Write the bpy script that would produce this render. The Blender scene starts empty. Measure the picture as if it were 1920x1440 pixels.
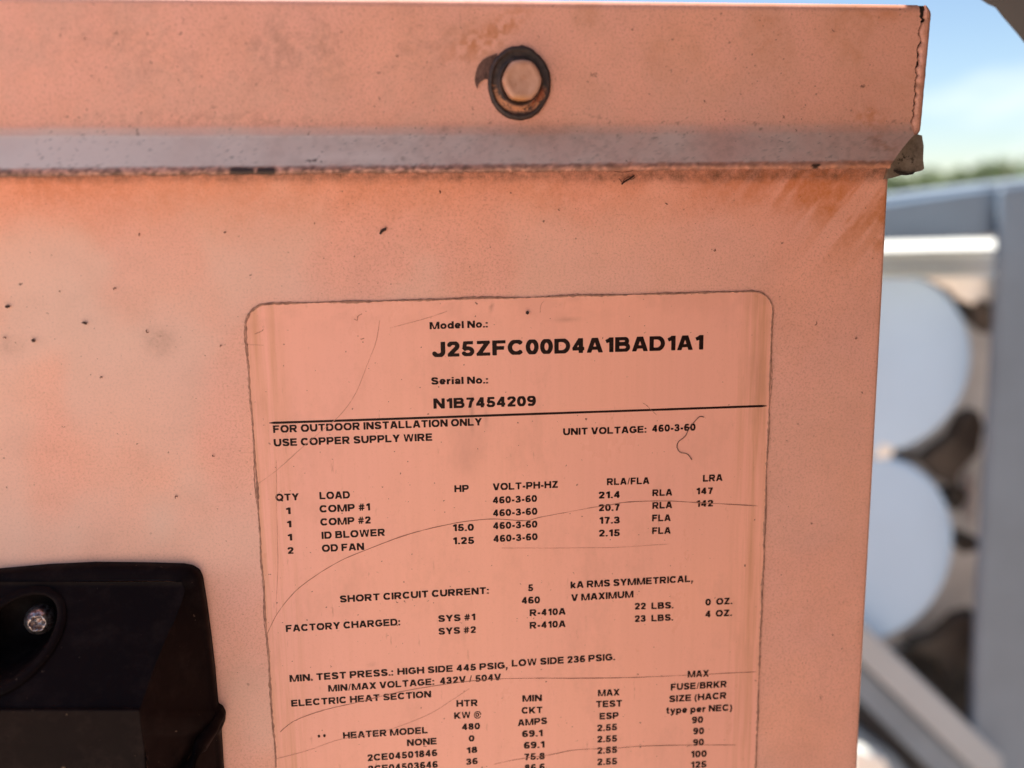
import bpy, bmesh, math, random
import numpy as np
from mathutils import Vector, Matrix, noise
random.seed(7); rng = np.random.default_rng(7)
S = bpy.context.scene; COL = S.collection

# ------------------------------------------------------------------ camera
F = 1725.0                                   # focal length in photo pixels (1920 wide)
RW = np.array([[0.9929252033, 0.0360685744, -0.1131308914],
               [-0.1178406271, 0.1821824594, -0.9761778209],
               [-0.0145988783, 0.9826029765, 0.1851438990]])
CAM = np.array([0.0, -0.26, 0.0])
cd = bpy.data.cameras.new('camera'); cam = bpy.data.objects.new('camera', cd); COL.objects.link(cam)
M = Matrix([list(RW[i]) + [CAM[i]] for i in range(3)] + [[0, 0, 0, 1]])
cam.matrix_world = M
cd.sensor_width = 36.0; cd.lens = F / 1920 * 36.0
cd.clip_start = 0.02; cd.clip_end = 3000
cd.dof.use_dof = True; cd.dof.focus_distance = 0.268; cd.dof.aperture_fstop = 6.0
S.camera = cam
def P(px, py, y=0.0):
    """the point of the plane y = const that the photo pixel (px, py) looks at"""
    d = RW @ np.array([px - 960.0, 720.0 - py, -F]); t = (y - CAM[1]) / d[1]
    return CAM + t * d
def V(px, py, y=0.0): return Vector(P(px, py, y))
def pix(A):
    q = (A - CAM) @ RW
    return 960 + F * q[:, 0] / -q[:, 2], 720 - F * q[:, 1] / -q[:, 2]

# ------------------------------------------------------------------ sky, sun, exposure
SUN_EL, SUN_AZ = math.radians(58), math.radians(-52)
w = bpy.data.worlds.new('World'); S.world = w; w.use_nodes = True
nt = w.node_tree; bg = nt.nodes['Background']
sky = nt.nodes.new('ShaderNodeTexSky'); sky.sky_type = 'NISHITA'; sky.sun_disc = False
sky.sun_elevation = SUN_EL; sky.sun_rotation = SUN_AZ; sky.dust_density = .4; sky.air_density = 1.0; sky.ozone_density = 2.0
tc = nt.nodes.new('ShaderNodeTexCoord'); mp = nt.nodes.new('ShaderNodeMapping')
mp.inputs['Scale'].default_value = (1, 1, 3.2); mp.inputs['Location'].default_value = (.35, .1, .42)
nz = nt.nodes.new('ShaderNodeTexNoise'); nz.inputs['Scale'].default_value = 3.4; nz.inputs['Detail'].default_value = 6
cr = nt.nodes.new('ShaderNodeValToRGB'); cr.color_ramp.elements[0].position = .53; cr.color_ramp.elements[1].position = .86
mx = nt.nodes.new('ShaderNodeMix'); mx.data_type = 'RGBA'; mx.inputs[7].default_value = (8.2, 8.4, 8.4, 1)
nt.links.new(tc.outputs['Generated'], mp.inputs['Vector']); nt.links.new(mp.outputs[0], nz.inputs['Vector'])
nt.links.new(nz.outputs['Fac'], cr.inputs[0]); nt.links.new(cr.outputs['Color'], mx.inputs[0])
nt.links.new(sky.outputs[0], mx.inputs[6]); nt.links.new(mx.outputs[2], bg.inputs['Color'])
bg.inputs['Strength'].default_value = 0.068
sl = bpy.data.lights.new('sun', 'SUN'); sl.energy = 5.0; sl.angle = math.radians(.5); sl.color = (1, .95, .88)
so = bpy.data.objects.new('sun', sl); COL.objects.link(so)
sd = Vector((math.sin(SUN_AZ) * math.cos(SUN_EL), math.cos(SUN_AZ) * math.cos(SUN_EL), math.sin(SUN_EL)))
so.rotation_euler = sd.to_track_quat('Z', 'Y').to_euler()
S.view_settings.view_transform = 'Standard'; S.view_settings.look = 'None'; S.view_settings.exposure = 1.28
S.cycles.max_bounces = 8; S.cycles.diffuse_bounces = 5

# ------------------------------------------------------------------ helpers
def mesh_obj(name, verts, faces, mat, parent=None, smooth=False, attrs=None):
    me = bpy.data.meshes.new(name); me.from_pydata([tuple(v) for v in verts], [], faces)
    if mat: me.materials.append(mat)
    if smooth: me.polygons.foreach_set('use_smooth', [True] * len(me.polygons))
    if attrs:
        for k, a in attrs.items():
            at = me.attributes.new(k, 'FLOAT', 'POINT'); at.data.foreach_set('value', np.asarray(a, dtype=np.float32))
    me.update(); o = bpy.data.objects.new(name, me); COL.objects.link(o)
    if parent: o.parent = parent
    return o
def thing(name, label, cat, loc=(0, 0, 0), group=None):
    o = bpy.data.objects.new(name, None); COL.objects.link(o); o.location = loc; o.empty_display_size = .02
    o['label'] = label; o['category'] = cat
    if group: o['group'] = group
    return o
def tag(o, label, cat, group=None):
    o['label'] = label; o['category'] = cat
    if group: o['group'] = group
    return o
def from_bm(name, bm, mat, parent=None, smooth=False):
    me = bpy.data.meshes.new(name); bm.normal_update(); bm.to_mesh(me); bm.free(); me.materials.append(mat)
    if smooth: me.polygons.foreach_set('use_smooth', [True] * len(me.polygons))
    o = bpy.data.objects.new(name, me); COL.objects.link(o)
    if parent: o.parent = parent
    return o
def grid_faces(nr, nc, flip=False):
    f = []
    for i in range(nr - 1):
        for j in range(nc - 1):
            a = i * nc + j; q = (a, a + 1, a + nc + 1, a + nc)
            f.append(q[::-1] if flip else q)
    return f
def prism(name, pts_front, depth, mat, parent=None, bevel=0.0):
    """outline (3-D points on a plane facing the camera, clockwise or not) given thickness along +Y"""
    bm = bmesh.new(); vs = [bm.verts.new(p) for p in pts_front]; f = bm.faces.new(vs)
    f.normal_update()
    if f.normal.y > 0: f.normal_flip()
    r = bmesh.ops.extrude_face_region(bm, geom=[f])
    back = [e for e in r['geom'] if isinstance(e, bmesh.types.BMVert)]
    # extruded copy becomes the front; move the original backwards
    bmesh.ops.translate(bm, verts=[v for v in bm.verts if v not in back], vec=(0, depth, 0))
    bm.faces.new([v for v in vs]) if not any(set(fc.verts) == set(vs) for fc in bm.faces) else None
    bmesh.ops.recalc_face_normals(bm, faces=bm.faces)
    if bevel: bmesh.ops.bevel(bm, geom=list(bm.edges), offset=bevel, segments=3, affect='EDGES', profile=.5)
    return from_bm(name, bm, mat, parent)
def sm(a, b, x):
    t = np.clip((x - a) / (b - a), 0, 1); return t * t * (3 - 2 * t)
def blob(x, y, cx, cy, rx, ry, ang=0.0):
    c, s = math.cos(math.radians(ang)), math.sin(math.radians(ang))
    u = ((x - cx) * c + (y - cy) * s) / rx; v = (-(x - cx) * s + (y - cy) * c) / ry
    return np.exp(-(u * u + v * v))
def vnoise(x, y, sc, seed=0, oct=3):
    out = np.zeros(len(x)); amp = 1; tot = 0
    for o in range(oct):
        g = np.random.default_rng(seed * 17 + o).random((257, 257))
        X = x * sc * 2 ** o; Y = y * sc * 2 ** o
        xi = np.floor(X).astype(int); yi = np.floor(Y).astype(int); fx = X - xi; fy = Y - yi
        fx = fx * fx * (3 - 2 * fx); fy = fy * fy * (3 - 2 * fy)
        a = g[xi % 257, yi % 257]; b = g[(xi + 1) % 257, yi % 257]; c = g[xi % 257, (yi + 1) % 257]; d = g[(xi + 1) % 257, (yi + 1) % 257]
        out += amp * ((a * (1 - fx) + b * fx) * (1 - fy) + (c * (1 - fx) + d * fx) * fy); tot += amp; amp *= .5
    return out / tot

# ------------------------------------------------------------------ materials
class NB:
    def __init__(s, name):
        s.m = bpy.data.materials.new(name); s.m.use_nodes = True; s.n = s.m.node_tree.nodes; s.l = s.m.node_tree.links
        s.b = s.n['Principled BSDF']; s.co = s.n.new('ShaderNodeTexCoord').outputs['Object']
    def set(s, **k):
        for a, v in k.items(): s.b.inputs[a.replace('_', ' ')].default_value = v
    def noise(s, sc, det=4, rough=.6, scale3=None, off=(0, 0, 0), dist=0):
        t = s.n.new('ShaderNodeTexNoise'); t.inputs['Scale'].default_value = sc; t.inputs['Detail'].default_value = det
        t.inputs['Roughness'].default_value = rough; t.inputs['Distortion'].default_value = dist
        mp = s.n.new('ShaderNodeMapping'); mp.inputs['Location'].default_value = off
        if scale3: mp.inputs['Scale'].default_value = scale3
        s.l.new(s.co, mp.inputs[0]); s.l.new(mp.outputs[0], t.inputs['Vector']); return t.outputs['Fac']
    def ramp(s, x, a, b, lo=0., hi=1.):
        r = s.n.new('ShaderNodeMapRange'); r.inputs[1].default_value = a; r.inputs[2].default_value = b
        r.inputs[3].default_value = lo; r.inputs[4].default_value = hi; r.clamp = True; s.l.new(x, r.inputs[0]); return r.outputs[0]
    def math(s, op, a, b):
        m = s.n.new('ShaderNodeMath'); m.operation = op; m.use_clamp = (op in ('MULTIPLY', 'ADD'))
        for i, v in enumerate((a, b)):
            if isinstance(v, (int, float)): m.inputs[i].default_value = v
            else: s.l.new(v, m.inputs[i])
        return m.outputs[0]
    def attr(s, name):
        a = s.n.new('ShaderNodeAttribute'); a.attribute_name = name; return a.outputs['Fac']
    def mix(s, f, a, b):
        m = s.n.new('ShaderNodeMix'); m.data_type = 'RGBA'
        if isinstance(f, (int, float)): m.inputs[0].default_value = f
        else: s.l.new(f, m.inputs[0])
        for i, v in ((6, a), (7, b)):
            if isinstance(v, tuple): m.inputs[i].default_value = v + (1,)
            else: s.l.new(v, m.inputs[i])
        return m.outputs[2]
    def color(s, c): s.l.new(c, s.b.inputs['Base Color'])
    def rough(s, c): s.l.new(c, s.b.inputs['Roughness'])
    def bump(s, h, dist, st=1.0):
        b = s.n.new('ShaderNodeBump'); b.inputs['Distance'].default_value = dist; b.inputs['Strength'].default_value = st
        s.l.new(h, b.inputs['Height']); s.l.new(b.outputs[0], s.b.inputs['Normal'])

def simple(name, c, rough=.6, metal=0., var=.25, sc=40, bump=0.0, c2=None):
    k = NB(name); k.set(Roughness=rough, Metallic=metal)
    n = k.noise(sc); c2 = c2 or tuple(x * (1 - var) for x in c)
    k.color(k.mix(k.ramp(n, .35, .65), c, c2))
    if bump: k.bump(n, bump)
    return k.m

# paint with orange bounce light in its colour; attributes place wear, shade and reflections
k = NB('bounce_tinted_paint'); k.set(Roughness=.42); k.set(**{'Specular IOR Level': .4})
base = k.mix(k.ramp(k.noise(16, 5, .65), .35, .68), (.90, .43, .31), (.83, .415, .335))
base = k.mix(k.ramp(k.noise(70, 7, .8, off=(3, 1, 2)), .45, .75, 0, .42), base, (.66, .31, .20))
grain = k.noise(1500, 3, .8, off=(1, 5, 2))
base = k.mix(k.ramp(grain, .48, .72, 0, .55), base, (.42, .19, .13))
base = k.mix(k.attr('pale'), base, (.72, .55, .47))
base = k.mix(k.attr('sky_sheen'), base, (.96, .78, .69))
st = k.math('MULTIPLY', k.attr('rust'), k.ramp(k.noise(420, 5, .75, off=(9, 2, 1)), .3, .68, .35, 1.0))
base = k.mix(st, base, (.56, .19, .06))
gm = k.math('MULTIPLY', k.attr('grime_shade'), k.ramp(k.noise(260, 7, .85, off=(4, 2, 7)), .34, .66, .15, 1.0))
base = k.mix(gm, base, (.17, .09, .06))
sp1 = k.ramp(k.noise(950, 2, .55, off=(2, 8, 3)), .70, .745)           # fine specks
sp2 = k.ramp(k.noise(330, 3, .5, off=(6, 1, 4)), .72, .75)             # larger fly specks
spf = k.math('MULTIPLY', k.ramp(k.noise(26, 3, .6, off=(5, 5, 5)), .38, .62, .25, 1.0), k.math('MAXIMUM', sp1, sp2))
base = k.mix(k.math('MULTIPLY', spf, .82), base, (.075, .035, .025))
base = k.mix(k.attr('chip'), base, (.045, .022, .016))
k.color(base); k.rough(k.ramp(k.noise(60, 4), .3, .7, .36, .52))
k.bump(k.math('ADD', k.math('MULTIPLY', k.noise(900, 3), .5), k.math('MULTIPLY', k.attr('grime_shade'), k.noise(700, 4))), .00012, .6)
PAINT = k.m

k = NB('label_vinyl'); k.set(Roughness=.3); k.set(**{'Specular IOR Level': .35})
base = k.mix(k.ramp(k.noise(11, 3, .5), .35, .68), (.96, .455, .33), (.91, .435, .34))
streak = k.noise(330, 4, .7, scale3=(1, 1, .04), off=(2, 0, 0))
base = k.mix(k.math('MULTIPLY', k.attr('edge'), k.ramp(streak, .42, .66)), base, (.70, .33, .20))
smud = k.noise(45, 5, .7, scale3=(1, 1, .55), off=(4, 4, 1))
base = k.mix(k.ramp(smud, .52, .78, 0, .42), base, (.56, .27, .19))
v = k.noise(420, 4, .65, scale3=(1, 1, .22), off=(1, 1, 8))
base = k.mix(k.ramp(v, .66, .78, 0, .5), base, (.33, .13, .08))
base = k.mix(k.attr('grime_shade'), base, (.22, .10, .07))
s1 = k.ramp(k.noise(800, 2, .5, off=(7, 3, 5)), .725, .76)
base = k.mix(k.math('MULTIPLY', s1, .8), base, (.08, .03, .02))
base = k.mix(k.ramp(k.noise(1500, 2, .8), .55, .8, 0, .15), base, (.5, .22, .15))
k.color(base); k.rough(k.ramp(smud, .3, .7, .24, .42)); k.bump(k.noise(700, 4), .00004, .5)
VINYL = k.m
k = NB('black_print'); k.set(Roughness=.38)
k.color(k.mix(k.ramp(k.noise(900, 4, .7), .35, .75), (.009, .004, .0035), (.032, .011, .009))); k.set(**{'Specular IOR Level': .12}); PRINT = k.m
k = NB('black_plastic'); k.set(Roughness=.42); k.set(**{'Specular IOR Level': .05})
k.color(k.mix(k.ramp(k.noise(30), .3, .7), (.0075, .0045, .005), (.010, .0055, .0055))); 
pl_ = k.b.inputs['Base Color'].links[0].from_socket; k.color(k.mix(k.math('MULTIPLY', k.ramp(k.noise(600, 2, .5, off=(3, 3, 9)), .735, .77), .6), k.mix(k.ramp(k.noise(90, 6, .75), .5, .8, 0, .05), pl_, (.3, .2, .17)), (.22, .15, .10))); k.rough(k.ramp(k.noise(200, 5), .3, .7, .38, .6)); k.bump(k.noise(2500, 2), .00003, .5); PLASTIC = k.m
DARK = simple('dark_crack', (.02, .012, .01), .9)
k = NB('galvanised_tab'); k.set(Roughness=.7, Metallic=.2)
base = k.mix(k.ramp(k.noise(260, 6, .75), .35, .68), (.24, .19, .15), (.11, .08, .06))
base = k.mix(k.ramp(k.noise(520, 4, .7, off=(3, 3, 3)), .60, .70), base, (.03, .02, .015))
k.color(base); k.bump(k.noise(500, 5), .0003, .8); TAB = k.m
k = NB('washer_rubber'); k.set(Roughness=.55)
base = k.mix(k.ramp(k.noise(700, 5, .7), .35, .7), (.022, .014, .013), (.075, .042, .036))
base = k.mix(k.math('MULTIPLY', k.attr('paint'), k.ramp(k.noise(600, 5, .7, off=(1, 2, 3)), .40, .50)), base, (.62, .26, .13))
base = k.mix(k.math('MULTIPLY', k.attr('rust'), k.ramp(k.noise(800, 4, .7, off=(1, 7, 3)), .42, .52)), base, (.30, .07, .03))
k.color(base); k.bump(k.noise(900, 5), .00025, .8); RUBBER = k.m
k = NB('painted_bolt_head'); k.set(Roughness=.45)
base = k.mix(k.ramp(k.noise(200, 4), .35, .7), (.60, .33, .24), (.48, .23, .15))
base = k.mix(k.ramp(k.noise(650, 4, .7), .60, .72), base, (.45, .2, .12))
base = k.mix(k.attr('rust'), base, (.52, .22, .06)); k.color(base); k.bump(k.noise(420, 5), .0002, .8); HEAD = k.m
k = NB('zinc_screw'); k.set(Roughness=.28, Metallic=.9)
base = k.mix(k.ramp(k.noise(700, 5, .7), .42, .6), (.62, .56, .55), (.16, .08, .07)); k.color(base); k.bump(k.noise(900, 4), .0002, .8); ZINC = k.m
HAIR = simple('dark_fibre', (.10, .045, .035), .6)
SCR = simple('scratch_dirt', (.40, .16, .105), .7, var=.3, sc=300)
SCR2 = simple('scratch_faint', (.60, .29, .21), .7, var=.15, sc=300)
DEB = simple('dry_debris', (.055, .022, .018), .8, var=.5, sc=600)
SCUFF = simple('scuff_dirt', (.17, .07, .05), .8, var=.4, sc=500)
EDGE = simple('label_edge_dirt', (.25, .125, .09), .8, var=.55, sc=500, c2=(.52, .27, .19))

# ------------------------------------------------------------------ ground
k = NB('sandy_yard'); k.set(Roughness=.95)
base = k.mix(k.ramp(k.noise(.8, 6), .3, .7), (.66, .49, .36), (.54, .40, .30))
base = k.mix(k.ramp(k.noise(30, 5), .5, .75, 0, .6), base, (.30, .24, .19)); k.color(base); k.bump(k.noise(12, 6), .02)
g = mesh_obj('ground', [(-900, -900, 0), (900, -900, 0), (900, 900, 0), (-900, 900, 0)], [(0, 1, 2, 3)], k.m)
g.location = (0, 0, -1.45); g['kind'] = 'structure'

# ------------------------------------------------------------------ the cabinet
cab = thing('rooftop_unit', 'painted metal air conditioning cabinet, tinted salmon by bounced light, with rusty bolt, rating label and black latch', 'air conditioner')
X0, ZB = -.34, -.30
xr_top = P(1668, 325)[0]; xr_bot = P(1608, 1440)[0]
# front sheet of the cabinet with a folded right edge
nz_ = 330; zs = np.linspace(.020, ZB, nz_)
xs = np.concatenate([np.linspace(X0, -.13, 30)[:-1], np.linspace(-.13, xr_top - .0012, 300)])
r = .0012; Vt = []; 
for z in zs:
    xe = xr_top + (xr_bot - xr_top) * (.020 - z) / .20
    for x in xs: Vt.append((x * 1.0 if x < xs[-1] - 1e-9 else xe - r, 0.0, z))
    for t in (20, 40, 65, 90): Vt.append((xe - r + r * math.sin(math.radians(t)), r - r * math.cos(math.radians(t)), z))
    Vt.append((xe, .03, z)); Vt.append((xe, .5, z))
Vt = np.array(Vt); nc = len(xs) + 6
# very slight waviness of the thin sheet
wav = (vnoise(Vt[:, 0] + 1, Vt[:, 2] + 1, 14, 3, 2) - .5) * .0006
Vt[:, 1] += np.where(Vt[:, 1] < .01, wav, 0)
px, py = pix(Vt); x_ = Vt[:, 0]; z_ = Vt[:, 2]
n1 = vnoise(px + 900, py + 900, .012, 1, 4); n2 = vnoise(px + 900, py + 900, .05, 2, 3)
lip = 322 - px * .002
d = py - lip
diag = vnoise((px + py * .75) + 900, (py - px * .15) * .12 + 900, .07, 5, 3)      # wiping strokes
rust = .42 * sm(-5, 20, d) * (1 - sm(30, 120, d + (n1 - .5) * 110)) * (.35 + .65 * sm(250, 800, px) ) * sm(.28, .55, n1 + .1)
rust += .25 * (1 - sm(60, 170, d + (n1 - .5) * 100)) * sm(-200, 200, px) * (1 - sm(300, 800, px))
rust += .95 * blob(px, py, 1540, 350, 190, 42, 8) * sm(.30, .62, diag)
rust += .8 * blob(px, py, 1600, 400, 95, 70, -45) * sm(.38, .62, diag)
rust += .6 * blob(px, py, 1655, 410, 14, 90, 12) * sm(.35, .6, n2)
rust += .5 * blob(px, py, 40, 345, 200, 40) * n1
grime_shade = .08 * sm(.52, .75, n1) + .5 * blob(px, py, 300, 640, 28, 26) + .35 * blob(px, py, 15, 650, 30, 20)
grime_shade += .45 * sm(1060, 1040, py) * 0 + .30 * blob(px, py, 1290, 335, 150, 10)
grime_shade += .16 * (1 - sm(10, 45, d)) * sm(300, 1100, px) + .9 * (1 - sm(8, 28, d + (n2 - .5) * 12))  # shade under the lip darkened into the colour, along with some dirt
pale = .30 * sm(.36, .60, vnoise(px + 300, py + 700, .005, 9, 3)) * sm(150, 420, py) * (1 - .75 * sm(700, 1500, px)) + .30 * blob(px, py, 180, 560, 330, 190) + .35 * blob(px, py, 330, 1010, 420, 90)  # pale patches imitate a soft reflection within the panel colour
pale *= (1 - np.clip(rust, 0, 1))
chip = np.zeros(len(px))
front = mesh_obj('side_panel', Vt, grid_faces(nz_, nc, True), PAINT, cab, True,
                 dict(rust=np.clip(rust, 0, 1), grime_shade=np.clip(grime_shade, 0, 1), pale=np.clip(pale, 0, 1), chip=chip))

# roof cap: flat face, soft crease, lower lip flared outwards, hem
YF = -.010; YL = -.0185
zc = P(1000, 247, YF)[2]; zl = P(900, 312, YL)[2]; zb = P(900, 323, YL)[2]; ztop = P(1700, 6, YF)[2]
prof = []                                                        # (y, z, kind)
rt = .0022
prof += [(.5, ztop), (.05, ztop), (YF + rt, ztop)]
for t in (22, 45, 68, 90): prof.append((YF + rt - rt * math.sin(math.radians(t)), ztop - rt + rt * math.cos(math.radians(t))))
for z in np.linspace(ztop - rt, zc + .003, 70)[1:]: prof.append((YF, z))
for t in np.linspace(0, 1, 12)[1:]:                                # soft bend
    u = t; prof.append((YF + (YL - YF) * .22 * u * u, zc + .003 - .0045 * u))
y1, z1 = prof[-1]
for t in np.linspace(0, 1, 22)[1:]: prof.append((y1 + (YL - y1) * t, z1 + (zl - z1) * t))
for t in (.25, .5, .75, 1): prof.append((YL - .0003 * math.sin(t * math.pi) , zl + (zb - zl) * t))
for t in (.5, 1): prof.append((YL + .0012 * t, zb + .0000 * t))
for t in (.3, 1): prof.append((YL + .0012 + .0095 * t, zb + .0085 * t))
prof = np.array(prof); nr = len(prof)
ncx = 520; Vc = []
def crack_x(z):                                                  # where the front sheet stops beside the torn seam
    t = (ztop - z); b = P(1724, 100, YF)[0] - .0004
    return b + .0009 * (noise.noise(Vector((z * 420, 1, 0))) ) + .0005 * noise.noise(Vector((z * 1500, 5, 0))) - .0006 * t / .03
seam = []
for y, z in prof:
    if y > YF + 1e-6 and z > zc: xe = crack_x(ztop - .002)
    elif z >= zc + .001: xe = crack_x(z)
    else:
        t = (zc + .001 - z) / (zc + .001 - zb); t = min(max((t - .22) / .70, 0), 1) ** .9
        xe = crack_x(zc + .001) * (1 - t) + (P(1668, 322, YL)[0]) * t
    xs2 = np.concatenate([np.linspace(X0, -.13, 30)[:-1], -.13 + (xe + .13) * np.linspace(0, 1, ncx)])
    for x in xs2: Vc.append((x, y, z))
Vc = np.array(Vc); nc = 29 + ncx
on = (Vc[:, 1] < .02)
wv = (vnoise(Vc[:, 0] + 1, Vc[:, 2] + 1, 11, 8, 2) - .5) * .0008
Vc[:, 1] += np.where(on, wv, 0)
low = sm(zl + .001, zb, Vc[:, 2]) * on                        # ragged hem
Vc[:, 2] += low * (vnoise(Vc[:, 0] + 1, Vc[:, 0] * 0 + 3, 900, 4, 3) - .5) * .00055
px, py = pix(Vc)
n1 = vnoise(px + 900, py + 900, .012, 11, 4); n2 = vnoise(px + 900, py + 900, .10, 12, 4); n3 = vnoise(px + 900, py * 2 + 900, .11, 13, 3)
zz = Vc[:, 2]
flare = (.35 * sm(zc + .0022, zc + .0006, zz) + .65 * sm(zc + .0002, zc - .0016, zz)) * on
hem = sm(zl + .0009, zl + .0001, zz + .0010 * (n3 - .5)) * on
pale = flare * (1 - hem) * (.98 - .50 * sm(200, 1500, px) + .3 * (n1 - .5)) + .12 * sm(.45, .7, n1)  # brightness of the flared lip under the sky, painted in, strongest at left
sky_sheen = flare * (1 - hem) * (.9 - .75 * sm(-50, 850, px) + .9 * (n1 - .5)) + flare * .55 * np.exp(-((py - 257 + px * .001) / 1.8) ** 2) * (1 - sm(700, 1000, px)) * sm(.3, .5, n3) + flare * .4 * blob(px, py, 650, 293, 120, 9)  # reflected sky and crease highlight painted into the lip colour
sky_sheen = np.clip(sky_sheen, 0, 1) * .85
rust = .95 * blob(px, py, 905, 75, 60, 22, -25) * sm(.42, .62, n2) + .55 * blob(px, py, 960, 35, 40, 18, -35) * sm(.4, .6, n2)
rust += .26 * sm(.45, .75, n1) * sm(300, 900, px) * (1 - sm(60, 260, py)) + .75 * blob(px, py, 1628, 222, 24, 22) * sm(.3, .55, n2) + .45 * blob(px, py, 1660, 25, 40, 16)
rust += .5 * flare * blob(px, py, 1660, 270, 30, 14, 40) * sm(.4, .6, n2)
rust += .16 * sm(1350, 1720, px) + .08 * sm(.4, .7, n1)
rust += hem * .55 * sm(700, 1500, px)
grime_shade = hem * (.85 - .35 * sm(900, 1500, px)) * sm(.32, .58, n3) + .34 * blob(px, py, 480, 80, 480, 90) * sm(.38, .65, n1) * sm(.3, .6, n2)
grime_shade += .35 * blob(px, py, 420, 225, 260, 14) * sm(.4, .6, n2) + .5 * blob(px, py, 835, 243, 8, 7) + .22 * flare * sm(.5, .62, n2) * sm(0, 900, px)
grime_shade += .55 * blob(px, py, 1648, 275, 26, 10, 50) * sm(.45, .6, n3) + .35 * blob(px, py, 975, 245, 160, 14)
grime_shade += hem * .8 * sm(322, 328, py + 3)
chip = np.zeros(len(px))
for cx, cw in ((454, 22), (499, 17)): chip = np.maximum(chip, (np.abs(px - cx) < cw) * sm(312, 314, py) * hem)
chip = np.maximum(chip, (np.abs(px - 1530) < 9 - (py - 309) * .8) * (py > 307) * hem)
n4 = vnoise(px + 300, py * 1.5 + 900, .16, 15, 3)
chip = np.maximum(chip, hem * sm(.40, .66, n4) * (.72 - .45 * sm(500, 1500, px)))
chip = np.maximum(chip, hem * sm(zl - .0010, zb + .0001, zz) * (.85 - .3 * sm(700, 1500, px)) * sm(.2, .45, n4))
chip = np.maximum(chip, .40 * flare * sm(.74, .84, n4) * (1 - hem) * sm(.35, .65, n1)); chip = np.maximum(chip, .5 * sm(.78, .86, vnoise(px + 300, py + 900, .19, 19, 2)) * sm(190, 240, py) * sm(.4, .65, n1))
capf = grid_faces(nr, nc, True)
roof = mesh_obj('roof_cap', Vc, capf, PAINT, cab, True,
                dict(rust=np.clip(rust, 0, 1), grime_shade=np.clip(grime_shade, 0, 1), pale=np.clip(pale, 0, 1), chip=np.clip(chip, 0, 1), sky_sheen=sky_sheen))
# right-hand flange of the cap: folded sheet beside the torn seam
xo = P(1749, 60, YF)[0]
Vs = []; zlist = np.linspace(ztop - .0004, P(1732, 259, YF)[2], 70)
for i, z in enumerate(zlist):
    t = i / 69
    gap = .0006 + .0013 * sm(.08, .4, np.array([t]))[0] * (1 - sm(.75, .95, np.array([t]))[0]) * abs(noise.noise(Vector((z * 380, 7, 3)))) + (.0010 if t < .13 else 0)
    xl = crack_x(z) + gap
    out = xo - .0010 * t - (.0012 * sm(.93, 1, np.array([t]))[0]) + .00012 * noise.noise(Vector((z * 500, 2, 2)))
    rr = min(.0016, max((out - xl) * .8, .0003))
    top = .0016 * (1 - min(1, i / 5)) ** 2
    Vs.append((xl, YF + .002, z)); Vs.append((xl, YF + .0002, z)); Vs.append((out - rr - top * .5, YF + .0002, z))
    for a in (25, 50, 75, 90): Vs.append((out - top - rr + rr * math.sin(math.radians(a)), YF + .0002 + rr * (1 - math.cos(math.radians(a))), z))
    Vs.append((out - top, .5, z))
Vs = np.array(Vs); pxs, pys = pix(Vs)
ns = vnoise(pxs + 900, pys + 900, .05, 21, 3)
fl = mesh_obj('side_flange', Vs, grid_faces(70, 8, True), PAINT, roof, True,
              dict(rust=.35 * sm(.3, .6, ns), grime_shade=.18 + .65 * sm(.5, .7, ns), pale=0 * ns, chip=0 * ns))
fl['label'] = 'folded side flange of the cap behind a torn dark seam'
# near-black sheet standing for the shade inside the seam, set back behind both sheets
sv = []
for z in zlist: sv += [(crack_x(z) - .002, YF + .0011, z), (crack_x(z) + .0026, YF + .0011, z)]
mesh_obj('seam_shade_sheet', sv, grid_faces(70, 2, True), DARK, roof)
# grey corner tab that shows below the cut end of the flared lip
tabpts = [(1664, 322), (1668, 290), (1680, 262), (1702, 256), (1722, 252), (1729, 254), (1730, 262), (1732, 273), (1731, 300), (1733, 316), (1729, 320), (1712, 324), (1704, 328), (1696, 327), (1672, 334), (1660, 336)]
prism('corner_tab', [V(a, b, YF - .0004) for a, b in tabpts], .0012, TAB, roof)
prism('corner_tab_hem', [V(a, b, YF - .0010) for a, b in [(1676, 319), (1690, 321), (1704, 325), (1716, 322), (1712, 327), (1700, 329), (1688, 328)]], .0006, DARK, roof)
# cap underside / inner closure so that light does not leak behind the lip
mesh_obj('cap_return', [(X0, YL + .0107, zb + .0085), (xr_top, YL + .0107, zb + .0085), (xr_top, .002, zb + .012), (X0, .002, zb + .012)], [(0, 1, 2, 3)], PAINT, roof)
# side wall + back, so that the cabinet is solid
mesh_obj('back_panel', [(X0, .5, ztop), (xo - .002, .5, ztop), (xo - .002, .5, -1.3), (X0, .5, -1.3)], [(0, 1, 2, 3)], PAINT, cab)
mesh_obj('lower_panel', [(X0, 0, ZB), (xr_bot, 0, ZB), (xr_bot, 0, -1.3), (X0, 0, -1.3)], [(3, 2, 1, 0)], PAINT, cab)
mesh_obj('left_panel', [(X0, YF, ztop), (X0, .5, ztop), (X0, .5, -1.3), (X0, 0, -1.3)], [(0, 1, 2, 3)], PAINT, cab)
mesh_obj('right_panel', [(xr_bot, 0, ZB), (xr_bot, .5, ZB), (xr_bot, .5, -1.3), (xr_bot, 0, -1.3)], [(0, 1, 2, 3)], PAINT, cab)

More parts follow.
